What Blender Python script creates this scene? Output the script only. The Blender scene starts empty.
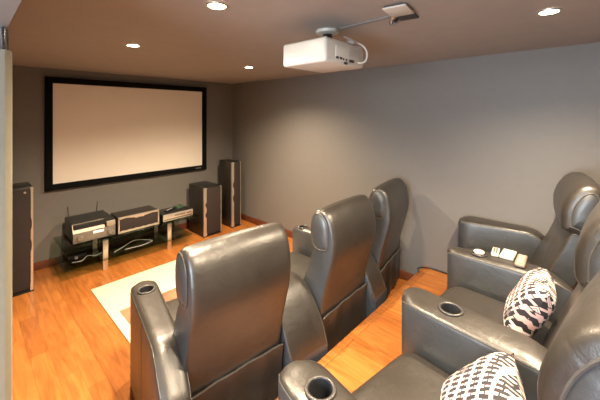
import bpy, bmesh, math, random
from mathutils import Vector, Matrix
random.seed(4)
PI = math.pi
scn = bpy.context.scene
COL = scn.collection

# ------------------------------------------------------------------ materials
def nodes_of(name):
    m = bpy.data.materials.new(name); m.use_nodes = True
    nt = m.node_tree
    return m, nt, nt.nodes['Principled BSDF']

def N(nt, typ, **kw):
    n = nt.nodes.new(typ)
    for k, v in kw.items():
        if k.startswith('i_'):
            n.inputs[k[2:].replace('_', ' ')].default_value = v
        else:
            setattr(n, k, v)
    return n

def L(nt, a, b): nt.links.new(a, b)

def ramp(nt, fac, stops):
    r = N(nt, 'ShaderNodeValToRGB')
    e = r.color_ramp.elements
    while len(e) < len(stops): e.new(0.5)
    for i, (p, c) in enumerate(stops):
        e[i].position = p; e[i].color = (*c, 1)
    L(nt, fac, r.inputs['Fac'])
    return r.outputs['Color']

def bump(nt, b, height, strength, dist=0.01):
    n = N(nt, 'ShaderNodeBump'); n.inputs['Strength'].default_value = strength
    n.inputs['Distance'].default_value = dist
    L(nt, height, n.inputs['Height']); L(nt, n.outputs['Normal'], b.inputs['Normal'])

def simple(name, col, rough=0.5, metal=0.0, spec=0.5, noise=0.0, scale=30.0, bmp=0.0, coat=0.0):
    m, nt, b = nodes_of(name)
    b.inputs['Roughness'].default_value = rough
    b.inputs['Metallic'].default_value = metal
    b.inputs['Specular IOR Level'].default_value = spec
    b.inputs['Coat Weight'].default_value = coat
    tc = N(nt, 'ShaderNodeTexCoord')
    nz = N(nt, 'ShaderNodeTexNoise', i_Scale=scale, i_Detail=4.0)
    L(nt, tc.outputs['Object'], nz.inputs['Vector'])
    lo = tuple(c * (1 - noise) for c in col); hi = tuple(min(1, c * (1 + noise)) for c in col)
    L(nt, ramp(nt, nz.outputs['Fac'], [(0.3, lo), (0.7, hi)]), b.inputs['Base Color'])
    if bmp: bump(nt, b, nz.outputs['Fac'], bmp)
    return m

def leather(name, col, rough):
    m, nt, b = nodes_of(name)
    tc = N(nt, 'ShaderNodeTexCoord')
    big = N(nt, 'ShaderNodeTexNoise', i_Scale=5.0, i_Detail=3.0)
    big.inputs['Distortion'].default_value = 0.6
    L(nt, tc.outputs['Object'], big.inputs['Vector'])
    gr = N(nt, 'ShaderNodeTexVoronoi', i_Scale=260.0)
    L(nt, tc.outputs['Object'], gr.inputs['Vector'])
    L(nt, ramp(nt, big.outputs['Fac'], [(0.3, tuple(c * .85 for c in col)), (0.7, tuple(c * 1.15 for c in col))]), b.inputs['Base Color'])
    rr = N(nt, 'ShaderNodeMapRange'); rr.inputs['To Min'].default_value = rough - .06; rr.inputs['To Max'].default_value = rough + .08
    L(nt, big.outputs['Fac'], rr.inputs['Value']); L(nt, rr.outputs['Result'], b.inputs['Roughness'])
    b.inputs['Specular IOR Level'].default_value = 1.0
    b.inputs['Coat Weight'].default_value = 0.15
    b.inputs['Coat Roughness'].default_value = 0.3
    wr = N(nt, 'ShaderNodeTexNoise', i_Scale=16.0, i_Detail=4.0); wr.inputs['Distortion'].default_value = 1.5
    L(nt, tc.outputs['Object'], wr.inputs['Vector'])
    b0 = N(nt, 'ShaderNodeBump'); b0.inputs['Strength'].default_value = 0.2; b0.inputs['Distance'].default_value = 0.03
    L(nt, big.outputs['Fac'], b0.inputs['Height'])
    b1 = N(nt, 'ShaderNodeBump'); b1.inputs['Strength'].default_value = 0.22; b1.inputs['Distance'].default_value = 0.008
    L(nt, wr.outputs['Fac'], b1.inputs['Height']); L(nt, b0.outputs['Normal'], b1.inputs['Normal'])
    b2 = N(nt, 'ShaderNodeBump'); b2.inputs['Strength'].default_value = 0.12; b2.inputs['Distance'].default_value = 0.002
    L(nt, gr.outputs['Distance'], b2.inputs['Height']); L(nt, b1.outputs['Normal'], b2.inputs['Normal'])
    L(nt, b2.outputs['Normal'], b.inputs['Normal'])
    return m

def wood_floor(name):
    m, nt, b = nodes_of(name)
    tc = N(nt, 'ShaderNodeTexCoord')
    mp = N(nt, 'ShaderNodeMapping'); mp.inputs['Rotation'].default_value = (0, 0, PI / 2)
    L(nt, tc.outputs['Object'], mp.inputs['Vector'])
    br = N(nt, 'ShaderNodeTexBrick', i_Scale=1.0, i_Color1=(0.41, 0.148, 0.033, 1), i_Color2=(0.30, 0.097, 0.020, 1), i_Mortar=(0.22, 0.075, 0.02, 1))
    br.offset = 0.37; br.offset_frequency = 2
    for k, v in (('Mortar Size', 0.0012), ('Brick Width', 0.62), ('Row Height', 0.115), ('Bias', -0.25)):
        br.inputs[k].default_value = v
    L(nt, mp.outputs['Vector'], br.inputs['Vector'])
    st = N(nt, 'ShaderNodeMapping'); st.inputs['Scale'].default_value = (14, 1.6, 4)
    L(nt, tc.outputs['Object'], st.inputs['Vector'])
    nz = N(nt, 'ShaderNodeTexNoise', i_Scale=1.6, i_Detail=5.0); nz.inputs['Distortion'].default_value = 1.2
    L(nt, st.outputs['Vector'], nz.inputs['Vector'])
    g = ramp(nt, nz.outputs['Fac'], [(0.3, (0.72, 0.66, 0.6)), (0.62, (1.08, 1.08, 1.08))])
    mx = N(nt, 'ShaderNodeMix', data_type='RGBA', blend_type='MULTIPLY'); mx.inputs[0].default_value = 1.0
    L(nt, br.outputs['Color'], mx.inputs[6]); L(nt, g, mx.inputs[7]); L(nt, mx.outputs[2], b.inputs['Base Color'])
    b.inputs['Roughness'].default_value = 0.33
    bump(nt, b, br.outputs['Fac'], -0.15, 0.002)
    return m

def pattern_cloth(name):
    m, nt, b = nodes_of(name)
    tc = N(nt, 'ShaderNodeTexCoord')
    br = N(nt, 'ShaderNodeMapping'); br.inputs['Rotation'].default_value = (0, 0, 0.35); br.inputs['Scale'].default_value = (20, 20, 20)
    L(nt, tc.outputs['Object'], br.inputs['Vector'])
    sep = N(nt, 'ShaderNodeSeparateXYZ'); L(nt, br.outputs['Vector'], sep.inputs[0])
    def mth(op, a, v=None, c=None):
        n = N(nt, 'ShaderNodeMath', operation=op)
        for i, q in enumerate((a, v, c)):
            if q is None: continue
            if isinstance(q, (int, float)): n.inputs[i].default_value = q
            else: L(nt, q, n.inputs[i])
        return n.outputs[0]
    fl = mth('FLOOR', sep.outputs[1])
    xs = mth('ADD', sep.outputs[0], mth('MULTIPLY', fl, 0.5))
    u = mth('ABSOLUTE', mth('SUBTRACT', mth('FRACT', xs), 0.5))
    v = mth('ABSOLUTE', mth('SUBTRACT', mth('FRACT', sep.outputs[1]), 0.5))
    a = mth('MULTIPLY', mth('LESS_THAN', u, 0.12), mth('LESS_THAN', v, 0.40))
    c = mth('MULTIPLY', mth('LESS_THAN', v, 0.13), mth('LESS_THAN', u, 0.40))
    cross = mth('MAXIMUM', a, c)
    cell = N(nt, 'ShaderNodeCombineXYZ'); L(nt, mth('FLOOR', xs), cell.inputs[0]); L(nt, fl, cell.inputs[1])
    wn = N(nt, 'ShaderNodeTexWhiteNoise', noise_dimensions='2D'); L(nt, cell.outputs[0], wn.inputs['Vector'])
    bar = mth('LESS_THAN', mth('ABSOLUTE', mth('SUBTRACT', u, 0.46)), 0.03)
    r1 = N(nt, 'ShaderNodeValToRGB'); r1.color_ramp.interpolation = 'CONSTANT'
    e = r1.color_ramp.elements
    e[0].position = 0; e[0].color = (0.80, 0.72, 0.70, 1); e[1].position = 0.55; e[1].color = (0.60, 0.40, 0.39, 1)
    q = e.new(0.88); q.color = (0.16, 0.14, 0.15, 1)
    L(nt, wn.outputs['Value'], r1.inputs['Fac'])
    bg = N(nt, 'ShaderNodeMix', data_type='RGBA'); L(nt, bar, bg.inputs[0])
    bg.inputs[6].default_value = (0.022, 0.02, 0.024, 1); bg.inputs[7].default_value = (0.68, 0.5, 0.47, 1)
    mx = N(nt, 'ShaderNodeMix', data_type='RGBA'); L(nt, cross, mx.inputs[0])
    L(nt, bg.outputs[2], mx.inputs[6]); L(nt, r1.outputs['Color'], mx.inputs[7])
    L(nt, mx.outputs[2], b.inputs['Base Color'])
    b.inputs['Roughness'].default_value = 0.85
    return m

def glass(name, col, rough=0.02):
    m, nt, b = nodes_of(name)
    nt.nodes.remove(b)
    tr = N(nt, 'ShaderNodeBsdfTransparent'); gl = N(nt, 'ShaderNodeBsdfGlossy'); mx = N(nt, 'ShaderNodeMixShader')
    nz = N(nt, 'ShaderNodeTexNoise', i_Scale=3.0)
    L(nt, ramp(nt, nz.outputs['Fac'], [(0.3, tuple(c * .97 for c in col)), (0.7, col)]), tr.inputs['Color'])
    gl.inputs['Roughness'].default_value = rough
    fr = N(nt, 'ShaderNodeFresnel'); fr.inputs['IOR'].default_value = 1.45
    geo = N(nt, 'ShaderNodeNewGeometry'); iv = N(nt, 'ShaderNodeMath', operation='SUBTRACT'); iv.inputs[0].default_value = 1.0
    ml = N(nt, 'ShaderNodeMath', operation='MULTIPLY')
    L(nt, geo.outputs['Backfacing'], iv.inputs[1]); L(nt, fr.outputs[0], ml.inputs[0]); L(nt, iv.outputs[0], ml.inputs[1])
    L(nt, ml.outputs[0], mx.inputs[0]); L(nt, tr.outputs[0], mx.inputs[1]); L(nt, gl.outputs[0], mx.inputs[2])
    L(nt, mx.outputs[0], nt.nodes['Material Output'].inputs['Surface'])
    return m

def emit(name, col, s):
    m, nt, b = nodes_of(name)
    b.inputs['Base Color'].default_value = (*col, 1)
    b.inputs['Emission Color'].default_value = (*col, 1)
    b.inputs['Emission Strength'].default_value = s
    return m

M = {
 'wall': simple('grey_wall_paint', (0.172, 0.161, 0.150), 0.6, noise=0.02, scale=14, bmp=0.05),
 'ceiling': simple('grey_ceiling_paint', (0.33, 0.295, 0.268), 0.7, noise=0.03, scale=9),
 'hall': simple('hall_paint', (0.75, 0.75, 0.74), 0.7, noise=0.02),
 'floor': wood_floor('orange_laminate'),
 'skirting': simple('brown_skirting', (0.14, 0.045, 0.02), 0.35, noise=0.25, scale=20),
 'cream': simple('cream_gloss_paint', (0.22, 0.21, 0.165), 0.3, noise=0.03),
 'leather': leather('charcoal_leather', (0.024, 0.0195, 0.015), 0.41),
 'leather_cool_lit': leather('charcoal_leather_cool_lit', (0.034, 0.038, 0.043), 0.42),  # same charcoal leather, bluish daylight on the sides painted into the colour
 'piping': simple('leather_piping', (0.075, 0.068, 0.06), 0.35, noise=0.1),
 'black': simple('black_plastic', (0.012, 0.012, 0.012), 0.35, noise=0.1),
 'velvet': simple('black_velvet', (0.006, 0.006, 0.006), 0.9, spec=0.1, noise=0.1),
 'screen': simple('cream_screen_fabric', (0.86, 0.80, 0.72), 0.9, spec=0.1, noise=0.01, scale=3),
 'cup': simple('dark_cup_liner', (0.03, 0.032, 0.035), 0.28, noise=0.1),
 'ring': simple('cup_ring', (0.09, 0.085, 0.08), 0.4, metal=0.6, noise=0.05),
 'cab': simple('dark_cabinet_veneer', (0.022, 0.017, 0.014), 0.4, noise=0.3, scale=16),
 'grille': simple('brown_speaker_cloth', (0.024, 0.016, 0.014), 0.9, noise=0.25, scale=120),
 'silver': simple('silver_trim', (0.66, 0.60, 0.52), 0.3, metal=0.75, noise=0.05),
 'steel': simple('brushed_steel', (0.68, 0.62, 0.52), 0.3, metal=0.9, noise=0.08, scale=60),
 'silver_face': simple('silver_plastic', (0.22, 0.20, 0.175), 0.4, metal=0.5, noise=0.06),
 'silver_dull': simple('dull_silver', (0.36, 0.31, 0.25), 0.5, metal=0.4, noise=0.05),
 'trunk': simple('trunking_grey', (0.22, 0.21, 0.20), 0.5, noise=0.05),
 'dark_chrome': simple('dark_chrome', (0.20, 0.20, 0.20), 0.12, metal=1.0, noise=0.02),
 'chrome': simple('chrome', (0.75, 0.75, 0.75), 0.08, metal=1.0, noise=0.02),
 'white': simple('white_plastic', (0.56, 0.52, 0.46), 0.35, noise=0.02),
 'port': simple('dark_port', (0.03, 0.03, 0.03), 0.5, noise=0.1),
 'grey_plastic': simple('grey_plastic', (0.42, 0.40, 0.38), 0.45, noise=0.05),
 'brown_plastic': simple('taupe_plastic', (0.27, 0.20, 0.15), 0.4, noise=0.08),
 'rug_cream': simple('cream_wool', (0.64, 0.56, 0.43), 0.95, spec=0.1, noise=0.06, scale=150, bmp=0.3),
 'rug_tan': simple('tan_wool', (0.33, 0.18, 0.105), 0.95, spec=0.1, noise=0.5, scale=2.5, bmp=0.2),
 'cloth': pattern_cloth('black_white_pink_cloth'),
 'glass': glass('greenish_glass', (0.62, 0.72, 0.65)),
 'pane': glass('clear_pane', (0.95, 0.97, 0.98)),
 'green': simple('green_plastic', (0.05, 0.09, 0.055), 0.4, noise=0.2),
 'bulb': emit('lamp_face', (1.0, 0.86, 0.62), 60.0),
 'display': emit('display_glow', (0.8, 0.75, 0.65), 0.12),
}

# ------------------------------------------------------------------ helpers
def link(name, bm, mat, parent=None, smooth=True, kind=None, angle=40):
    bmesh.ops.recalc_face_normals(bm, faces=bm.faces[:])
    me = bpy.data.meshes.new(name); bm.to_mesh(me); bm.free()
    o = bpy.data.objects.new(name, me); COL.objects.link(o)
    for mm in (mat if isinstance(mat, (list, tuple)) else [mat]): me.materials.append(mm)
    if smooth:
        me.shade_smooth() if hasattr(me, 'shade_smooth') else None
        try: me.set_sharp_from_angle(angle=math.radians(angle))
        except Exception: pass
    if parent is not None: o.parent = parent
    if kind: o['kind'] = kind
    return o

def tag(o, label, cat, group=None):
    o['label'] = label; o['category'] = cat
    if group: o['group'] = group
    return o

def thing(name, label, cat, loc=(0, 0, 0), rz=0.0, group=None):
    o = bpy.data.objects.new(name, None); COL.objects.link(o)
    o.empty_display_size = 0.1
    o.location = loc; o.rotation_euler = (0, 0, rz)
    return tag(o, label, cat, group)

def plabel(o, text): o['label'] = text; return o

def box(bm, lo, hi, bev=0.0, seg=2, mtx=None):
    lo = Vector(lo); hi = Vector(hi)
    c = (lo + hi) / 2; s = hi - lo
    tmp = bmesh.new()
    bmesh.ops.create_cube(tmp, size=1.0)
    for v in tmp.verts: v.co = Vector((v.co.x * s.x, v.co.y * s.y, v.co.z * s.z)) + c
    if bev > 0:
        bmesh.ops.bevel(tmp, geom=tmp.edges[:] , offset=min(bev, min(s) * .49), segments=seg, affect='EDGES', profile=0.5)
    if mtx is not None: bmesh.ops.transform(tmp, matrix=mtx, verts=tmp.verts[:])
    me = bpy.data.meshes.new('t'); tmp.to_mesh(me); tmp.free(); bm.from_mesh(me); bpy.data.meshes.remove(me)
    return bm

def BX(lo, hi, bev=0.0, seg=2, mtx=None): return box(bmesh.new(), lo, hi, bev, seg, mtx)

def catmull(pts, n, closed=True):
    pts = [Vector(p) for p in pts]; out = []
    K = len(pts)
    rng = K if closed else K - 1
    for i in range(rng):
        g = (lambda j: pts[j % K]) if closed else (lambda j: pts[max(0, min(K - 1, j))])
        p0, p1, p2, p3 = g(i - 1), g(i), g(i + 1), g(i + 2)
        for k in range(n):
            t = k / n
            out.append(0.5 * ((2 * p1) + (p2 - p0) * t + (2 * p0 - 5 * p1 + 4 * p2 - p3) * t * t + (3 * p1 - p0 - 3 * p2 + p3) * t ** 3))
    if not closed: out.append(pts[-1])
    return out

def loft(bm, loops, caps=True):
    vs = [[bm.verts.new(p) for p in lp] for lp in loops]
    n = len(loops[0])
    for a, b in zip(vs[:-1], vs[1:]):
        for i in range(n):
            j = (i + 1) % n
            bm.faces.new((a[i], a[j], b[j], b[i]))
    if caps:
        bm.faces.new(vs[0]); bm.faces.new(list(reversed(vs[-1])))
    return bm

def tube(bm, pts, r, seg=8, closed=False):
    pts = [Vector(p) for p in pts]
    K = len(pts); rings = []
    up = Vector((0, 0, 1))
    prev = None
    for i, p in enumerate(pts):
        a = pts[(i - 1) % K] if (closed or i > 0) else p
        b = pts[(i + 1) % K] if (closed or i < K - 1) else p
        t = (b - a).normalized() if (b - a).length > 1e-9 else Vector((1, 0, 0))
        if prev is None:
            ref = up if abs(t.z) < 0.9 else Vector((1, 0, 0))
            x = t.cross(ref).normalized()
        else:
            x = (prev - t * prev.dot(t)).normalized()
        prev = x
        y = t.cross(x)
        rings.append([bm.verts.new(p + (x * math.cos(q) + y * math.sin(q)) * r) for q in [2 * PI * k / seg for k in range(seg)]])
    for i in range(K if closed else K - 1):
        A = rings[i]; B = rings[(i + 1) % K]
        for k in range(seg):
            j = (k + 1) % seg
            bm.faces.new((A[k], A[j], B[j], B[k]))
    if not closed:
        bm.faces.new(rings[0]); bm.faces.new(list(reversed(rings[-1])))
    return bm

def lathe(bm, prof, seg=32, c=(0, 0, 0), closed=False):
    """revolve (r, z) points about the z axis; r=0 ends are closed as fans"""
    c = Vector(c); rings = []
    for r, z in prof:
        if r < 1e-6: rings.append([bm.verts.new(c + Vector((0, 0, z)))])
        else: rings.append([bm.verts.new(c + Vector((r * math.cos(2 * PI * k / seg), r * math.sin(2 * PI * k / seg), z))) for k in range(seg)])
    pairs = list(zip(rings[:-1], rings[1:])) + ([(rings[-1], rings[0])] if closed else [])
    for A, B in pairs:
        for k in range(seg):
            j = (k + 1) % seg
            if len(A) == 1 and len(B) == 1: continue
            if len(A) == 1: bm.faces.new((A[0], B[j], B[k]))
            elif len(B) == 1: bm.faces.new((A[k], A[j], B[0]))
            else: bm.faces.new((A[k], A[j], B[j], B[k]))
    return bm

def prism(bm, poly, axis, lo, hi):
    """extrude a 2D polygon along an axis: 'x' poly=(y,z), 'y' poly=(x,z), 'z' poly=(x,y)"""
    def P(p, h):
        return {'x': (h, p[0], p[1]), 'y': (p[0], h, p[1]), 'z': (p[0], p[1], h)}[axis]
    return loft(bm, [[P(p, lo) for p in poly], [P(p, hi) for p in poly]])

# ------------------------------------------------------------------ room dimensions
XW, YW, H, RISE, XL, YB = 3.364, 4.812, 2.40, 0.22, 0.10, -1.15
YR = 1.30
HX = -1.6   # far side of the unseen hall beyond the doorway

link('floor', BX((XL - .1, YR - .05, -.08), (XW + .1, YW + .1, 0)), M['floor'], kind='structure', smooth=False)
link('floor_riser', BX((XL - .1, YB, -.08), (XW + .1, YR, RISE)), M['floor'], kind='structure', smooth=False)
link('floor_hall', BX((HX - .1, YB, -.08), (XL - .1, 2.2, RISE)), M['floor'], kind='structure', smooth=False)
link('trim_1', BX((XL, YR - .045, RISE), (XW, YR + .012, RISE + .006), .003), M['floor'], kind='structure')
link('ceiling', BX((HX - .1, YB - .1, H), (XW + .1, YW + .1, H + .1)), M['ceiling'], kind='structure', smooth=False)
link('wall_front', BX((XL - .1, YW, -.08), (XW + .1, YW + .1, H)), M['wall'], kind='structure', smooth=False)
link('wall_right', BX((XW, YB - .1, -.08), (XW + .1, YW, H)), M['wall'], kind='structure', smooth=False)
link('wall_back', BX((HX - .1, YB - .1, -.08), (XW, YB, H)), M['wall'], kind='structure', smooth=False)
DY0, DY1 = -0.75, 1.47
wl = BX((XL - .1, DY1, -.08), (XL, YW, H))
box(wl, (XL - .1, YB, -.08), (XL, DY0, H)); box(wl, (XL - .1, DY0, 2.12), (XL, DY1, H))
link('wall_left', wl, M['wall'], kind='structure', smooth=False)
# unseen hall and window, added to bring in cool light from the left
wh = BX((HX - .1, YB, -.08), (HX, -.75, H)); box(wh, (HX - .1, 1.55, -.08), (HX, 2.2, H))
box(wh, (HX - .1, -.75, -.08), (HX, 1.55, .75)); box(wh, (HX - .1, -.75, 2.15), (HX, 1.55, H))
link('wall_hall', wh, M['hall'], kind='structure', smooth=False)
link('wall_hall_end', BX((HX - .1, 2.2, -.08), (XL - .1, 2.3, H)), M['hall'], kind='structure', smooth=False)
wn = thing('added_window_1', 'added unseen hall window', 'window', (HX - .05, .4, .75)); del wn['label']; del wn['category']; wn['kind'] = 'structure'
fb = BX((-.04, -1.15, 0), (.04, -1.09, 1.4)); box(fb, (-.04, 1.09, 0), (.04, 1.15, 1.4)); box(fb, (-.04, -1.15, 0), (.04, 1.15, .06)); box(fb, (-.04, -1.15, 1.34), (.04, 1.15, 1.4)); box(fb, (-.03, -.025, 0), (.03, .025, 1.4))
link('added_window_frame', fb, M['hall'], wn)
# skirting
def skirt(name, lo, hi): link(name, BX(lo, hi, .004), M['skirting'], kind='structure')
skirt('baseboard_front', (XL, YW - .016, 0), (XW, YW, .095))
skirt('baseboard_right', (XW - .016, YR, 0), (XW, YW - .016, .095))
skirt('baseboard_left', (XL, DY1 + .1, 0), (XL + .016, YW - .016, .095))
skirt('baseboard_back', (XL, YB, RISE), (XW, YB + .016, RISE + .09))

# cream door post at the left edge: moulded casing with a glossy tube above it
cas = bmesh.new()
prism(cas, [(-.16, 1.30), (.088, 1.30), (.102, 1.312), (.107, 1.335), (.101, 1.352), (.110, 1.37), (.113, 1.40), (.113, 1.47), (-.16, 1.47)], 'z', RISE if False else 0, 2.035)
post = link('trim_2', cas, M['cream'], kind='structure')
hd = bmesh.new()
tube(hd, [(.091, 1.40, 2.03), (.091, 1.40, H)], .013, 16)
tb = link('chrome_tube', hd, M['dark_chrome'], post)

# ------------------------------------------------------------------ projection screen
def projection_screen():
    t = thing('projection_screen', 'wide cream projection screen in a black velvet frame on the front wall', 'projection screen', (1.743, YW, .92))
    w, h, fw = 1.070, 1.375, .074
    f = bmesh.new()
    for lo, hi in (((-w, -.045, 0), (w, 0, fw)), ((-w, -.045, h - fw), (w, 0, h)), ((-w, -.045, fw), (-w + fw, 0, h - fw)), ((w - fw, -.045, fw), (w, 0, h - fw))):
        box(f, lo, hi, .004)
    link('frame', f, M['velvet'], t)
    link('screen_fabric', BX((-w + fw - .005, -.022, fw - .005), (w - fw + .005, -.012, h - fw + .005)), M['screen'], t, smooth=False)
    lg = bmesh.new(); x = w - .20
    for q, ww in enumerate((.016, .010, .018, .012, .016)):
        box(lg, (x, -.0465, .030), (x + ww, -.0445, .043)); x += ww + .006
    plabel(link('badge', lg, M['trunk'], t, smooth=False), 'small pale badge on the lower right of the frame')
projection_screen()

# ------------------------------------------------------------------ speakers
def speaker(name, label, loc, w, d, h, group, plinth=True, left_trim=.030, right_trim=.012):
    """front faces -y; local origin at base centre of the front edge"""
    t = thing(name, label, 'speaker', loc, 0, group)
    link('cabinet', BX((-w / 2, .012, .012), (w / 2, d, h), .006), M['cab'], t)
    g = BX((-w / 2 + left_trim * .6, -.004, .03), (w / 2 - right_trim * .6, .012, h - .02), .006)
    link('grille', g, M['grille'], t)
    for s, tw in ((-1, left_trim), (1, right_trim)):
        poly = []; n = 24
        for i in range(n + 1):
            z = .014 + (h - .018) * i / n
            u = i / n
            k = .55 if (.40 < u < .50 or .62 < u < .70) else 1.0
            if u < .06 or u > .97: k = 1.15
            poly.append((s * (w / 2 - tw * k), z))
        poly = [(s * w / 2, .014)] + poly + [(s * w / 2, h - .004)]
        b = bmesh.new(); prism(b, poly, 'y', -.010, .02)
        link('side_trim', b, M['silver'], t)
    link('top_plate', BX((-w / 2 + .004, .01, h), (w / 2 - .004, d - .004, h + .006), .002), M['black'], t)
    link('plinth', BX((-w / 2 - .006, -.012, 0), (w / 2 + .006, d, .014), .003), M['black'], t)
    return t
t = speaker('floor_speaker', 'tall dark tower speaker at the left end of the front wall', (.420, 4.28, 0), .172, .32, 1.085, 'tower speakers', left_trim=.010, right_trim=.020)
b = bmesh.new(); lathe(b, [(0, .003), (.009, .003), (.011, 0)], 16)
bmesh.ops.rotate(b, cent=(0, 0, 0), matrix=Matrix.Rotation(PI / 2, 3, 'X'), verts=b.verts[:]); bmesh.ops.translate(b, vec=(.02, -.006, 1.035), verts=b.verts[:])
link('badge', b, M['silver'], t)
t = speaker('floor_speaker', 'tall dark tower speaker in the corner by the right wall', (3.07, 4.29, 0), .175, .36, 1.065, 'tower speakers', left_trim=.040, right_trim=.008)
t = speaker('subwoofer', 'squat dark floor speaker standing between the glass stand and corner tower', (2.612, 4.255, 0), .300, .45, .735, 'low speakers', left_trim=.042, right_trim=.010)

# ------------------------------------------------------------------ glass stand and electronics
def tv_stand():
    t = thing('media_stand', 'low glass media stand with steel legs under the projection screen', 'stand', (1.545, 4.46, 0))
    link('glass_top', BX((-.805, -.27, .358), (.805, .27, .370), .003), M['glass'], t)
    link('glass_shelf', BX((-.79, -.26, .120), (.70, .25, .130), .003), M['glass'], t)
    for x in (-.385, .385):
        for y, w in ((-.225, .055), (.21, .05)):
            lb = BX((x - w / 2, y - .012, 0), (x + w / 2, y + .012, .357), .004)
            lg = link('leg', lb, M['steel'], t)
    for x in (-.385, .385):
        link('crossbar', BX((x - .02, -.214, .095), (x + .02, .20, .118), .003), M['steel'], t)
    link('back_panel', BX((-.70, .235, .14), (.66, .245, .34), .002), M['glass'], t)
tv_stand()
ZT = .3705
def av_receiver():
    t = thing('receiver', 'silver fronted receiver with two thin antennas on the glass stand', 'receiver', (1.058, 4.25, ZT))
    link('case', BX((-.207, .02, .015), (.207, .47, .215), .006), M['black'], t)
    f = BX((-.213, 0, .012), (.213, .025, .125), .004)
    link('lower_fascia', f, M['silver_face'], t)
    b = bmesh.new(); prism(b, [(0.0, .128), (.025, .128), (.07, .216), (.055, .216)], 'x', -.213, .10)
    box(b, (.12, .0, .128), (.213, .04, .19), .004)
    link('upper_fascia', b, M['silver_dull'], t)
    link('display', BX((-.02, -.003, .085), (.09, .004, .112), .002), M['display'], t)
    for x in (-.15, .155):
        b = bmesh.new(); lathe(b, [(0, .028), (.026, .028), (.029, .024), (.031, 0)], 24)
        bmesh.ops.rotate(b, cent=(0, 0, 0), matrix=Matrix.Rotation(PI / 2, 3, 'X'), verts=b.verts[:]); bmesh.ops.translate(b, vec=(x, 0, .066), verts=b.verts[:])
        link('knob', b, M['silver_face'], t)
    v = bmesh.new()
    for k in range(16): box(v, (-.17 + k * .022, .12, .2145), (-.158 + k * .022, .42, .2175))
    link('vent', v, M['port'], t)
    for x, lean in ((-.165, -.008), (.135, .01)):
        b = bmesh.new(); tube(b, [(x, .475, .15), (x, .475, .22), (x + lean, .478, .335)], .0045, 8)
        link('antenna', b, M['black'], t)
    for x in (-.17, .17):
        for y in (.05, .42):
            b = bmesh.new(); lathe(b, [(0, 0), (.018, 0), (.018, .016), (0, .016)], 16, (x, y, 0)); link('foot', b, M['black'], t)
av_receiver()
def centre_speaker():
    t = thing('centre_speaker', 'long dark centre speaker with silver trim lying on the glass stand', 'speaker', (1.550, 4.255, ZT))
    link('cabinet', BX((-.245, .012, .004), (.245, .30, .198), .006), M['cab'], t)
    link('grille', BX((-.232, -.006, .028), (.232, .012, .178), .006), M['grille'], t)
    top = [(-.247, .198)] + [(x, .176 - (.012 if abs(x) < .05 else 0) - .006 * math.sin(abs(x) * 28)) for x in [-.247 + .494 * i / 22 for i in range(23)]] + [(.247, .198)]
    b = bmesh.new(); prism(b, top, 'y', -.010, .02); link('top_trim', b, M['silver'], t)
    bot = [(-.247, .006)] + [(x, .026 + .008 * math.sin(abs(x) * 40) ** 2) for x in [-.247 + .494 * i / 22 for i in range(23)]] + [(.247, .006)]
    b = bmesh.new(); prism(b, bot, 'y', -.010, .02); link('bottom_trim', b, M['silver'], t)
    for s in (-1, 1):
        link('side_trim', BX((s * .240 - .007, -.010, .02), (s * .240 + .007, .02, .19), .002), M['silver'], t)
centre_speaker()
def disc_player():
    t = thing('disc_player', 'slim silver disc player on the right end of the glass stand', 'disc player', (2.07, 4.25, ZT))
    link('case', BX((-.212, .018, .010), (.212, .32, .098), .004), M['black'], t)
    link('fascia', BX((-.215, 0, .008), (.215, .022, .10), .004), M['silver'], t)
    link('disc_tray', BX((-.06, -.003, .06), (.10, .004, .078), .002), M['silver_face'], t)
    link('control_strip', BX((-.20, -.003, .024), (.20, .003, .040), .001), M['silver_face'], t)
    for k in range(3):
        link('button', BX((.12 + k * .026, -.005, .062), (.138 + k * .026, .002, .074), .002), M['black'], t)
    for x in (-.17, .17):
        for y in (.05, .28):
            b = bmesh.new(); lathe(b, [(0, 0), (.014, 0), (.014, .011), (0, .011)], 12, (x, y, 0)); link('foot', b, M['black'], t)
disc_player()
t = thing('remote_control', 'black remote control lying on top of the disc player', 'remote control', (2.02, 4.42, ZT + .0985), .5)
link('body', BX((-.09, -.022, 0), (.09, .022, .022), .006), M['black'], t)
b = bmesh.new()
for i in range(5):
    for j in range(2): box(b, (-.07 + i * .025, -.014 + j * .016, .0215), (-.056 + i * .025, -.004 + j * .016, .024))
link('buttons', b, M['grey_plastic'], t); 
t = thing('small_case', 'small dark green case lying on top of the disc player', 'case', (2.17, 4.45, ZT + .0985), .2)
link('body', BX((-.06, -.045, 0), (.06, .045, .024), .008), M['green'], t)
link('lid', BX((-.061, -.046, .0242), (.061, .046, .034), .005), M['green'], t)
for nm, lab, pts in (
  ('signal_cable', 'pale cable looping across the lower glass shelf', [(1.28, 4.33, .1365), (1.42, 4.40, .15), (1.50, 4.36, .20), (1.62, 4.42, .17), (1.75, 4.35, .1365), (1.60, 4.30, .1365), (1.40, 4.32, .1365)]),
  ('power_cable', 'white cable sagging behind the left end of the glass stand', [(.86, 4.38, .1365), (.95, 4.35, .139), (1.02, 4.42, .15), (1.10, 4.40, .1365), (1.2, 4.45, .1365)])):
    b = bmesh.new(); tube(b, [Vector((p.x, p.y, max(p.z, .1365))) for p in catmull(pts, 8, False)], .004, 8); tag(link(nm, b, M['grey_plastic']), lab, 'cable')
t = thing('power_strip', 'small black adapter box on the left of the lower glass shelf', 'adapter', (.93, 4.50, .1305))
link('body', BX((-.09, -.04, 0), (.09, .04, .05), .008), M['black'], t)
link('plug', BX((-.03, -.07, .01), (.0, -.04, .04), .005), M['grey_plastic'], t)

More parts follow.
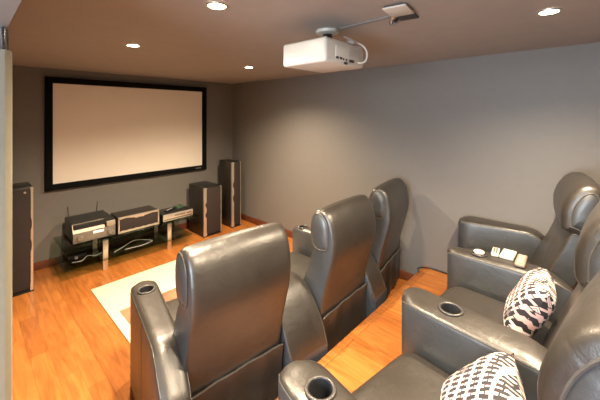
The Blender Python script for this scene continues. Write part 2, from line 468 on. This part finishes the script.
# ------------------------------------------------------------------ rug
t = thing('rug', 'cream bordered rug with a tan centre on the wood floor', 'rug', (1.75, 2.62, 0.0))
link('border', BX((-.835, -1.18, .0005), (.835, 1.22, .010), .004), M['rug_cream'], t)
link('centre_field', BX((-.755, -.62, .0105), (.755, .60, .0125), .001), M['rug_tan'], t)

# ------------------------------------------------------------------ recliners
HW = .315
HEAD = [(.034, .92), (.036, 1.0), (.052, 1.07), (.09, 1.118), (.135, 1.138), (.180, 1.122), (.212, 1.065), (.224, .99), (.216, .92), (.195, .868), (.15, .842), (.08, .845), (.045, .87)]
BODY = [(.135, .045), (.130, .25), (.105, .45), (.055, .65), (.012, .80), (.0, .90), (.006, .99), (.028, 1.07), (.065, 1.122), (.110, 1.143), (.140, 1.125), (.150, 1.05), (.150, .93), (.170, .865), (.205, .82), (.245, .72), (.285, .61), (.325, .51), (.350, .42), (.355, .30), (.355, .06)]

# rear row: the bolster wraps the whole top of the back
HEAD0 = [(.004, .80), (.0, .90), (.006, .99), (.028, 1.07), (.068, 1.125), (.12, 1.143), (.172, 1.125), (.212, 1.065), (.230, .99), (.224, .92), (.205, .865), (.15, .842), (.08, .815)]
BODY0 = [(.135, .045), (.130, .25), (.105, .45), (.055, .65), (.010, .79), (.020, .835), (.09, .862), (.155, .862), (.180, .82), (.205, .72), (.235, .61), (.265, .51), (.285, .42), (.290, .30), (.290, .06)]

def band(bm, prof, hw, n=6, rnd=.016, zr=(-2, -1)):
    """loft a closed side profile across the width with softly rounded ends"""
    P = catmull(prof, n)
    c = sum(P, Vector((0, 0))) / len(P)
    loops = []
    st = ((1, 1.0, 0), (.988, .62, 0), (.965, .32, 0), (.92, .10, 0), (.85, 0, .001), (.6, 0, .004), (.3, 0, .007))
    for s, inset, grow in [(-a, b, c2) for a, b, c2 in st] + [(0, 0, .008)] + list(reversed(st)):
        lp = []
        for i, p in enumerate(P):
            a, b = P[i - 1], P[(i + 1) % len(P)]
            tn = (b - a).normalized(); nrm = Vector((tn.y, -tn.x))
            if nrm.dot(p - c) < 0: nrm = -nrm
            w = min(1, max(0, (p.y - zr[0]) / (zr[1] - zr[0])))
            q = p + nrm * (grow - inset * (.014 * (1 - w) + rnd * w))
            x = s * hw
            lp.append(Vector((x, q.x, q.y)))
        loops.append(lp)
    loft(bm, loops, caps=False)
    return P, c, loops

def panel(bm, loop, c, sgn, puff):
    """slightly puffed side panel closing one end of a band"""
    cx = loop[0].x; cc = Vector((cx, c.x, c.y))
    prev = [bm.verts.new(p) for p in loop]
    for k, pf in ((.90, .35), (.72, .8), (.40, 1.0)):
        ring = [bm.verts.new(Vector((cx + sgn * puff * pf, cc.y + (p.y - cc.y) * k, cc.z + (p.z - cc.z) * k))) for p in loop]
        for i in range(len(loop)):
            j = (i + 1) % len(loop); bm.faces.new((prev[i], prev[j], ring[j], ring[i]))
        prev = ring
    bm.faces.new(prev)

def puff_grid(bm, w, d, z0, z1, crown, front_roll, n=16):
    """seat cushion: local x in [-w,w], y in d"""
    y0, y1 = d
    def top(u, v):
        ex = 1 - abs(u) ** 6; ey = 1 - abs(v) ** 8
        return z1 + crown * (1 - u * u) * (1 - v * v) - .012 * (1 - ex) - .016 * (1 - ey)
    tops = []; 
    for i in range(n + 1):
        row = []
        for j in range(n + 1):
            u = -1 + 2 * i / n; v = -1 + 2 * j / n
            x = w * u; y = y0 + (y1 - y0) * (v + 1) / 2
            z = top(u, v)
            if v > .7: z -= front_roll * ((v - .7) / .3) ** 2
            row.append(bm.verts.new((x, y, z)))
        tops.append(row)
    for i in range(n):
        for j in range(n): bm.faces.new((tops[i][j], tops[i + 1][j], tops[i + 1][j + 1], tops[i][j + 1]))
    rim = [tops[i][0] for i in range(n + 1)] + [tops[n][j] for j in range(1, n + 1)] + [tops[i][n] for i in range(n - 1, -1, -1)] + [tops[0][j] for j in range(n - 1, 0, -1)]
    low = [bm.verts.new((v.co.x, v.co.y, z0)) for v in rim]
    for i in range(len(rim)):
        j = (i + 1) % len(rim); bm.faces.new((rim[i], low[i], low[j], rim[j]))
    bm.faces.new(low)

def recliner(loc, rz, label, group, length, seat_h=.450, tilt=0.0, zs=1.0, rnd=.022, wrap=True):
    def lean(prof): return [(y - math.tan(tilt) * max(0, z - .42), z if z < .42 else .42 + (z - .42) * zs) for y, z in prof]
    t = thing('recliner', label, 'recliner', loc, rz, group)
    # backrest
    b = bmesh.new(); P, c, loops = band(b, lean(BODY if wrap else BODY0), HW - (.003 if wrap else .012), rnd=rnd if wrap else .018, zr=(.72, .95)); br = link('backrest', b, M['leather'], t, angle=60)
    b = bmesh.new(); panel(b, loops[0], c, -1, .002); link('side_panel', b, M['leather_cool_lit'], br, angle=60)
    b = bmesh.new(); panel(b, loops[-1], c, 1, .002); link('side_panel', b, M['leather_cool_lit'], br, angle=60)
    # headrest
    b = bmesh.new(); P, c, loops = band(b, lean(HEAD if wrap else HEAD0), HW, rnd=rnd); hr = link('headrest', b, M['leather'], t, angle=60)
    for lp, s in ((loops[0], -1), (loops[-1], 1)):
        b = bmesh.new(); panel(b, lp, c, s, .016); link('side_panel', b, M['leather_cool_lit'], hr, angle=60)
        b = bmesh.new(); tube(b, [p + Vector((s * .001, 0, 0)) for p in lp], .0045, 6, True); link('piping', b, M['piping'], hr)
    # loose leather flap over the lower rear of the back
    b = bmesh.new(); loops = []
    for i in range(25):
        u = -1 + 2 * i / 24
        zt = .385 - .010 * u * u
        wav = .016 * abs(math.sin(u * 5 + loc[0] * 5)) ** 2 + .006 * math.sin(u * 17 + loc[0] * 3) ** 2
        lp = []
        for z in (.045, .14, .24, .32, zt):
            yy = .135 - .005 * z / .25 if z < .25 else .130 - .125 * (z - .25)
            lp.append(Vector((u * (HW - .002), yy - .016 - wav * (1 - z / .6), z)))
        inner = [p + Vector((0, .012, 0)) for p in reversed(lp)]
        loops.append(lp + inner)
    loft(b, loops); fl = link('rear_flap', b, M['leather'], t)
    b = bmesh.new(); tube(b, [lp[4] + Vector((0, .002, 0)) for lp in loops], .005, 6); link('piping', b, M['piping'], fl)
    # seat, base and footrest
    w = HW - .045
    b = bmesh.new(); puff_grid(b, w, (.31 if wrap else .27, length - .05), seat_h - .14, seat_h, .016, .022); link('seat', b, M['leather'], t, angle=60)
    link('base', BX((-w, .20, .04), (w, length - .12, seat_h - .145), .01), M['leather_cool_lit'], t)
    link('footrest', BX((-w + .005, length - .115, .05), (w - .005, length - .068, seat_h - .15), .018, 3), M['leather'], t)
    for sx in (-1, 1):
        for y in (.24, length - .2):
            b = bmesh.new(); lathe(b, [(0, 0), (.022, 0), (.026, .039), (0, .039)], 16, (sx * (w - .05), y, 0)); link('foot', b, M['black'], t)
    return t

def world(t, x, y):
    m = Matrix.Translation(t.location) @ Matrix.Rotation(t.rotation_euler.z, 4, 'Z')
    return m @ Vector((x, y, 0))

WELL = []
def armrest(t, FL, FR, BL, BR, zprof, cup=None, name='armrest', zbase=0.03):
    """FL.. are world plan corners; zprof lists (v, height) from the front (v=0) to the rear (v=1)"""
    inv = (Matrix.Translation(t.location) @ Matrix.Rotation(t.rotation_euler.z, 4, 'Z')).inverted()
    FL, FR, BL, BR = [(inv @ Vector((p[0], p[1], t.location.z))) for p in (FL, FR, BL, BR)]
    vs = []
    n = 22; K = 9
    def hz(v):
        for (a, za), (b2, zb) in zip(zprof[:-1], zprof[1:]):
            if v <= b2: 
                q = (v - a) / (b2 - a); return za + (zb - za) * q
        return zprof[-1][1]
    bm = bmesh.new(); loops = []; rims = [[], []]
    for i in range(n + 1):
        v = i / n
        # rounded nose: squeeze the first stations towards the middle
        vv = v
        l = FL.lerp(BL, vv); r = FR.lerp(BR, vv); m = (l + r) / 2
        sq = 1.0
        if i < 3: sq = (.58, .85, .96)[i]
        if i == n: sq = .93
        l = m + (l - m) * sq; r = m + (r - m) * sq
        z = hz(v) - ((.022, .006, 0)[i] if i < 3 else 0)
        rad = .022
        lp = [Vector((l.x, l.y, zbase)), Vector((l.x, l.y, z * .55)), Vector((l.x, l.y, z - rad * 1.4))]
        d = (r - l).normalized()
        lp += [Vector((l.x, l.y, 0)) + d * rad * .25 + Vector((0, 0, z - rad * .5)), Vector((l.x, l.y, 0)) + d * rad + Vector((0, 0, z - .003))]
        for k in range(1, K):
            p = l.lerp(r, k / K); e = 1 - (2 * k / K - 1) ** 2
            p = l + d * rad + (r - l - 2 * d * rad) * (k / K)
            lp.append(Vector((p.x, p.y, z + .006 * e)))
        lp += [Vector((r.x, r.y, 0)) - d * rad + Vector((0, 0, z - .003)), Vector((r.x, r.y, 0)) - d * rad * .25 + Vector((0, 0, z - rad * .5)), Vector((r.x, r.y, z - rad * 1.4)), Vector((r.x, r.y, z * .55)), Vector((r.x, r.y, zbase))]
        loops.append(lp)
        rims[0].append(lp[3] + Vector((0, 0, -.004))); rims[1].append(lp[-4] + Vector((0, 0, -.004)))
    loft(bm, loops)
    bm.normal_update()
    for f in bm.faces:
        if abs(f.normal.z) < .35: f.material_index = 1  # upright faces get the leather with the cool daylight tint painted in
    o = link(name, bm, [M['leather'], M['leather_cool_lit']], t, angle=50)
    if cup:
        v, rr = cup
        c = (FL.lerp(BL, v) + FR.lerp(BR, v)) / 2; z = hz(v) + .005
        # cut a real well into the pad
        cb = bmesh.new(); lathe(cb, [(0, -.09), (rr, -.09), (rr, .05), (0, .05)], 32, (c.x, c.y, z))
        bmesh.ops.recalc_face_normals(cb, faces=cb.faces[:])
        cme = bpy.data.meshes.new('cutter'); cb.to_mesh(cme); cb.free()
        co = bpy.data.objects.new('cutter', cme); COL.objects.link(co); co.parent = t
        md = o.modifiers.new('well', 'BOOLEAN'); md.object = co; md.operation = 'DIFFERENCE'; md.solver = 'EXACT'
        bpy.context.view_layer.update()
        dg = bpy.context.evaluated_depsgraph_get()
        nm = bpy.data.meshes.new_from_object(o.evaluated_get(dg)); old = o.data
        o.modifiers.clear(); o.data = nm; nm.name = name
        bpy.data.objects.remove(co); bpy.data.meshes.remove(cme); bpy.data.meshes.remove(old)
        try: nm.set_sharp_from_angle(angle=math.radians(50))
        except Exception: pass
        b = bmesh.new()
        lathe(b, [(rr + .010, -.002), (rr + .009, .006), (rr + .002, .008), (rr - .003, .004), (rr - .005, -.080), (0, -.080), (0, -.084), (rr - .002, -.084), (rr - .002, -.004)], 36, (c.x, c.y, z))
        ch = link('cup_holder', b, [M['cup']], o)
        b = bmesh.new(); lathe(b, [(rr + .011, .001), (rr + .010, .007), (rr + .003, .009), (rr - .002, .006), (rr - .001, .002)], 36, (c.x, c.y, z), closed=True)
        # the rim belongs to the holder: merge it as a second material
        cm = ch.data; cm.materials.append(M['ring'])
        tmp = bmesh.new(); tmp.from_mesh(cm); k0 = len(tmp.faces)
        me2 = bpy.data.meshes.new('t'); b.to_mesh(me2); b.free(); tmp.from_mesh(me2); bpy.data.meshes.remove(me2)
        tmp.faces.ensure_lookup_table()
        for f in tmp.faces[k0:]: f.material_index = 1
        for f in tmp.faces: f.smooth = True
        tmp.to_mesh(cm); tmp.free()
    if cup: WELL.append(world(t, c.x, c.y) + Vector((0, 0, z)))
    b = bmesh.new()
    tube(b, rims[0], .0035, 6); tube(b, list(reversed(rims[1])), .0035, 6)
    tube(b, [rims[0][0], (rims[0][0] + rims[1][0]) / 2 + (rims[0][0] - rims[0][3]).normalized() * .004, rims[1][0]], .0035, 6)
    k = int(n * .52)
    for q in (1, -1):
        lp = loops[k]
        a = (lp[0], lp[1], lp[2]) if q > 0 else (lp[-1], lp[-2], lp[-3])
        tube(b, a, .0022, 6)
    link('piping', b, M['piping'], o)
    return o

R = math.radians
FG = 'recliners in the front row'; RG = 'recliners in the rear row'
LF = 1.02
f1 = recliner((1.06, 1.37, .0128), R(-6), 'black leather recliner at the front row left end, back turned to the camera', FG, LF)
f2 = recliner((2.056, 1.31, .0128), R(2), 'black leather recliner in the middle of the front row', FG, LF)
f3 = recliner((2.95, 1.38, .0128), R(9), 'black leather recliner in the front row next to the right wall', FG, LF)
TI = R(10)
LR1, LR2, LR3 = .89, .90, .83
r1 = recliner((1.14, -.085, RISE), R(-9), 'black leather recliner nearest the camera, patterned pillow on its seat, rear row', RG, LR1, tilt=TI, zs=1.10, rnd=.050, wrap=False)
r2 = recliner((2.01, -.10, RISE), R(-4), 'black leather recliner in the middle of the rear row, behind a cup holder arm', RG, LR2, tilt=TI, zs=1.13, rnd=.048, wrap=False)
r3 = recliner((2.90, .05, RISE), R(8), 'black leather recliner of the rear row against the right wall', RG, LR3, tilt=TI, zs=1.06, rnd=.046, wrap=False)

ZA = .65
prof = [(0, ZA - .004), (.06, ZA), (.62, ZA), (.70, ZA - .025), (1, .40)]
def own_arm(t, side, x0, x1, yf, yr, pr, cup, over=.03):
    s = side
    a, b = (-x1, -x0 + over) if s < 0 else (x0 - over, x1)
    c, d = (-x1, -x0) if s < 0 else (x0, x1)
    return armrest(t, world(t, a, yf), world(t, b, yf), world(t, c, yr), world(t, d, yr), pr, cup)
def shared_arm(ta, tb, yf, yr, pr, cup, yf2=None, over=.0):
    g = HW + .018; gf = g - over
    yf2 = yf2 or yf
    return armrest(ta, world(ta, gf, yf), world(tb, -gf, yf2), world(ta, g, yr), world(tb, -g, yr), pr, cup)
armrest(f1, (.785, 2.37), (.962, 2.35), (.615, 1.42), (.755, 1.40), [(0, ZA), (.76, ZA), (.80, ZA - .02), (1, .46)], (.19, .045))
shared_arm(f1, f2, LF - .02, .03, [(0, ZA), (.68, ZA), (.76, .63), (.83, .57), (.90, .47), (.96, .36), (1, .26)], (.12, .04))
shared_arm(f2, f3, LF - .02, .03, [(0, ZA), (.68, ZA), (.76, .63), (.83, .57), (.90, .47), (.96, .36), (1, .26)], (.12, .04))
rp = [(0, ZA), (.70, ZA), (.80, ZA - .03), (1, .45)]
own_arm(r1, -1, HW + .018, HW + .185, LR1 + .02, .0, rp, (.20, .045))
A12 = shared_arm(r1, r2, LR1 - .01, .02, rp, (.30, .047), LR2 - .02, .040)
A23 = shared_arm(r2, r3, LR2 - .02, .02, rp, (.25, .042), LR3 - .03, .030); CUP = WELL[-1] + Vector((0, 0, -.0795))
# arms against the right wall
def wall_arm(t, yf, yr, pr):
    g = HW + .018
    a = world(t, g, yf); b = world(t, g, yr)
    return armrest(t, a, (XW - .012, a.y), b, (XW - .012, b.y), pr)
wall_arm(f3, LF - .02, .15, [(0, ZA), (.6, ZA), (.75, ZA - .05), (1, .45)])
wall_arm(r3, LR3 + .0, .06, rp)

# ------------------------------------------------------------------ pillows
def pillow(label, loc, rot, size=.335):
    t = bmesh.new(); n = 18; s = size / 2
    def pt(u, v, sg):
        uu = u * (1 - .06 * (1 - v * v) * 0 - .07 * (1 - (1 - abs(v)) ) * 0); 
        k = 1 - .07 * (1 - v * v) * abs(u) ** 3; l = 1 - .07 * (1 - u * u) * abs(v) ** 3
        th = .075 * ((1 - u ** 4) * (1 - v ** 4)) ** .55
        return Vector((s * u * k, s * v * l, sg * th))
    for sg in (1, -1):
        g = [[t.verts.new(pt(-1 + 2 * i / n, -1 + 2 * j / n, sg)) for j in range(n + 1)] for i in range(n + 1)]
        for i in range(n):
            for j in range(n): t.faces.new((g[i][j], g[i + 1][j], g[i + 1][j + 1], g[i][j + 1]))
    bmesh.ops.remove_doubles(t, verts=t.verts[:], dist=.0002)
    o = link('throw_pillow', t, M['cloth'])
    o.location = loc; o.rotation_euler = rot
    return tag(o, label, 'pillow', 'patterned throw pillows')
PILLOWS = [
 ('black, white and pink patterned pillow on the seat nearest the camera', (1.235, .285, RISE + .600), (R(-45), R(3), R(16))),
 ('black, white and pink patterned pillow on the middle seat of the rear row', (2.03, .242, RISE + .628), (R(-62), 0, R(6))),
]
for p in PILLOWS: pillow(*p)

# ------------------------------------------------------------------ small things on the armrest
ZAR = RISE + ZA + .0065
def remote(label, loc, rz, w, l, h, mat, keys, rows, cols):
    t = thing('remote_control', label, 'remote control', loc, rz, 'remote controls on the armrest')
    link('body', BX((-w / 2, -l / 2, 0), (w / 2, l / 2, h), h * .35, 3), mat, t)
    b = bmesh.new()
    for i in range(rows):
        for j in range(cols):
            x = -w * .32 + w * .64 * (j + .5) / cols; y = -l * .4 + l * .8 * (i + .5) / rows
            box(b, (x - w * .64 / cols * .32, y - l * .8 / rows * .3, h - .001), (x + w * .64 / cols * .32, y + l * .8 / rows * .3, h + .002))
    link('keypad', b, keys, t)
remote('small cream remote control with dark keys on the armrest beside the cup holder', (2.515, .49, ZAR), R(-84), .045, .13, .022, M['white'], M['port'], 4, 2)
remote('wide white remote control lying flat between two smaller ones on the armrest', (2.53, .418, ZAR), R(-90), .080, .15, .020, M['white'], M['white'], 3, 2)
remote('taupe grey remote control nearest the backrests on the armrest', (2.475, .338, ZAR), R(-88), .056, .18, .024, M['brown_plastic'], M['grey_plastic'], 6, 3)

# ------------------------------------------------------------------ projector
def projector():
    t = thing('projector', 'white projector hanging under the ceiling in front of the right wall', 'projector', (1.53, 1.27, H))
    x0, x1, y0, y1, z0, z1 = -.185, .205, -.21, .13, -.270, -.130
    b = BX((x0, y0, z0), (x1, y1, z1), .018, 3); link('case', b, M['white'], t)
    pn = bmesh.new()
    link('rear_panel', BX((x0 + .09, y0 - .004, z0 + .02), (x1 - .012, y0 + .004, z1 - .035), .003), M['grey_plastic'] if False else M['white'], t)
    for x, z, w, h in ((-.095, -.245, .022, .014), (-.060, -.245, .022, .014), (-.03, -.247, .012, .012), (.0, -.247, .012, .012), (.035, -.25, .05, .016), (-.015, -.268, .03, .014)):
        link('port', BX((x, y0 - .006, z), (x + w, y0, z + h), .001), M['port'], t)
    v = bmesh.new()
    for k in range(7): box(v, (.03, y0 - .0062, -.218 + k * .008), (.155, y0 - .003, -.215 + k * .008))
    link('vent', v, M['grey_plastic'], t)
    b = bmesh.new(); lathe(b, [(0, 0), (.052, 0), (.056, .02), (.044, .026), (.040, .012), (0, .010)], 32)
    bmesh.ops.rotate(b, cent=(0, 0, 0), matrix=Matrix.Rotation(-PI / 2, 3, 'X'), verts=b.verts[:]); bmesh.ops.translate(b, vec=(-.04, y1 - .004, -.20), verts=b.verts[:])
    link('lens', b, M['port'], t)
    # ceiling mount: rose, dark joint, bracket
    b = bmesh.new(); lathe(b, [(0, 0), (.072, 0), (.078, -.006), (.074, -.022), (.035, -.030), (0, -.030)], 36, (.125, .02, 0)); mt = link('ceiling_mount', b, M['white'], t)
    b = bmesh.new(); lathe(b, [(0, -.028), (.030, -.028), (.034, -.05), (.022, -.065), (.024, -.10), (0, -.10)], 24, (.125, .02, 0)); link('joint', b, M['black'], mt)
    b = BX((-.06, -.11, -.1295), (.15, .09, -.118), .003); box(b, (.110, .005, -.125), (.140, .035, -.098), .002); link('bracket', b, M['grey_plastic'], t)
    for x, y in ((-.05, -.10), (.14, -.10), (-.05, .08), (.14, .08)):
        b = bmesh.new(); tube(b, [(x, y, -.135), (x, y, -.12)], .006, 8); link('bolt', b, M['steel'], t)
    b = bmesh.new(); lathe(b, [(0, -.131), (.035, -.131), (.035, -.112), (0, -.108)], 24, (.10, -.17, 0)); link('focus_cap', b, M['grey_plastic'], t)
    b = bmesh.new(); tube(b, catmull([(.14, -.10, -.06), (.17, -.17, -.10), (.185, -.225, -.14), (.185, -.245, -.19), (.165, -.24, -.235), (.13, -.212, -.243)], 8, False), .006, 8); link('cable', b, M['white'], t)
projector()
t = thing('cable_trunking', 'thin grey trunking on the ceiling from projector to junction box', 'cable trunking', (0, 0, H))
def along(a, b2, w, h):
    a = Vector(a); b2 = Vector(b2); d = b2 - a
    return BX((0, -w / 2, -h), (d.length, w / 2, 0), .002, 1, Matrix.Translation(a) @ Matrix.Rotation(math.atan2(d.y, d.x), 4, 'Z'))
link('channel', along((1.675, 1.19, 0), (1.655, .83, 0), .035, .010), M['trunk'], t)
link('end_cap', along((1.656, .83, 0), (1.654, .80, 0), .040, .013), M['trunk'], t)
t = thing('ceiling_box', 'white open ceiling junction box with chrome fitting near the projector', 'junction box', (1.565, .745, H), R(8))
link('cover_plate', BX((-.085, -.06, -.022), (.075, .06, -.012), .003), M['white'], t)
link('back_plate', BX((-.06, -.05, -.0125), (.20, .06, -.0005), .002), M['port'], t)
b = bmesh.new(); tube(b, catmull([(.06, .05, -.02), (.075, .065, -.035), (.10, .07, -.045), (.13, .065, -.035), (.15, .05, -.012)], 6, False), .014, 10); link('chrome_fitting', b, M['chrome'], t)
b = bmesh.new(); tube(b, [(.065, .055, -.012), (.068, .062, -.06)], .010, 10); link('connector', b, M['chrome'], t)

# ------------------------------------------------------------------ downlights
def downlight(x, y, label, power):
    t = thing('downlight', label, 'ceiling light', (x, y, H), 0, 'recessed ceiling lights')
    b = bmesh.new(); lathe(b, [(.041, -.001), (.056, -.001), (.054, -.008), (.044, -.009), (.041, -.004)], 32, closed=True); link('trim_ring', b, M['silver'], t)
    b = bmesh.new(); lathe(b, [(0, -.004), (.042, -.004), (.042, -.0015), (0, -.0015)], 32); link('lamp_face', b, M['bulb'], t)
    ld = bpy.data.lights.new('downlight_beam', 'SPOT'); ld.energy = power; ld.color = (1.0, .79, .55)
    ld.spot_size = R(145); ld.spot_blend = 1.0; ld.shadow_soft_size = .04
    lo = bpy.data.objects.new('downlight_beam', ld); COL.objects.link(lo); lo.parent = t; lo.location = (0, 0, -.03)
P0 = 62
downlight(.938, 2.711, 'small round ceiling downlight nearest the projection screen left half', 85)
downlight(.889, 1.407, 'large looking round downlight overhead at the top edge of the photo', P0)
downlight(2.302, 2.961, 'smallest looking round downlight near the corner of front and right walls', 85)
downlight(2.166, .171, 'bright round downlight above the rear row beside the right wall', 75)

downlight(.92, .10, 'round downlight overhead above the recliner nearest the camera', 55)  # extra lamp added out of view to brighten the rear seats

# area lamp added as cool daylight behind the unseen hall window
ad = bpy.data.lights.new('added_hall_daylight', 'AREA'); ad.shape = 'RECTANGLE'; ad.size = 2.1; ad.size_y = 1.3; ad.energy = 50; ad.color = (.80, .90, 1.0)
ao = bpy.data.objects.new('added_hall_daylight', ad); COL.objects.link(ao); ao.location = (HX - .12, .4, 1.45); ao.rotation_euler = (0, -PI / 2, 0)

# cable along the right wall on the riser
b = bmesh.new(); tube(b, catmull([(3.18, 1.30, .228), (3.25, 1.33, .235), (3.335, 1.25, .229), (3.345, 1.12, .228), (3.34, .98, .228)], 8, False), .006, 8)
tag(link('wall_cable', b, M['black']), 'black cable along the foot of the right wall on the riser', 'cable')

# white thing standing in the cup holder of the arm between the last two rear seats
t = thing('cup', 'small white cup standing in the cup holder beside the remotes', 'cup', CUP)
b = bmesh.new(); lathe(b, [(0, 0), (.024, 0), (.031, .085), (.033, .088), (.030, .088), (.023, .006), (0, .006)], 28); link('body', b, M['white'], t)
b = bmesh.new(); lathe(b, [(0, .090), (.030, .090), (.034, .0895), (.034, .096), (.030, .100), (0, .101)], 28); link('lid', b, M['white'], t)

# ------------------------------------------------------------------ world, camera, view
w = bpy.data.worlds.new('world'); scn.world = w; w.use_nodes = True
w.node_tree.nodes['Background'].inputs['Color'].default_value = (.75, .85, 1, 1)
w.node_tree.nodes['Background'].inputs['Strength'].default_value = .6
cd = bpy.data.cameras.new('camera'); cam = bpy.data.objects.new('camera', cd); COL.objects.link(cam)
cam.location = (0, 0, 1.838); cam.rotation_euler = (PI / 2, 0, -.82175)
cd.sensor_width = 36; cd.lens = 314.2 / 600 * 36; cd.shift_y = -85.3 / 600; cd.clip_start = .02
scn.camera = cam
vs = scn.view_settings
vs.view_transform = 'Standard'; vs.look = 'None'; vs.gamma = 1; vs.use_curve_mapping = False; vs.exposure = 2.25
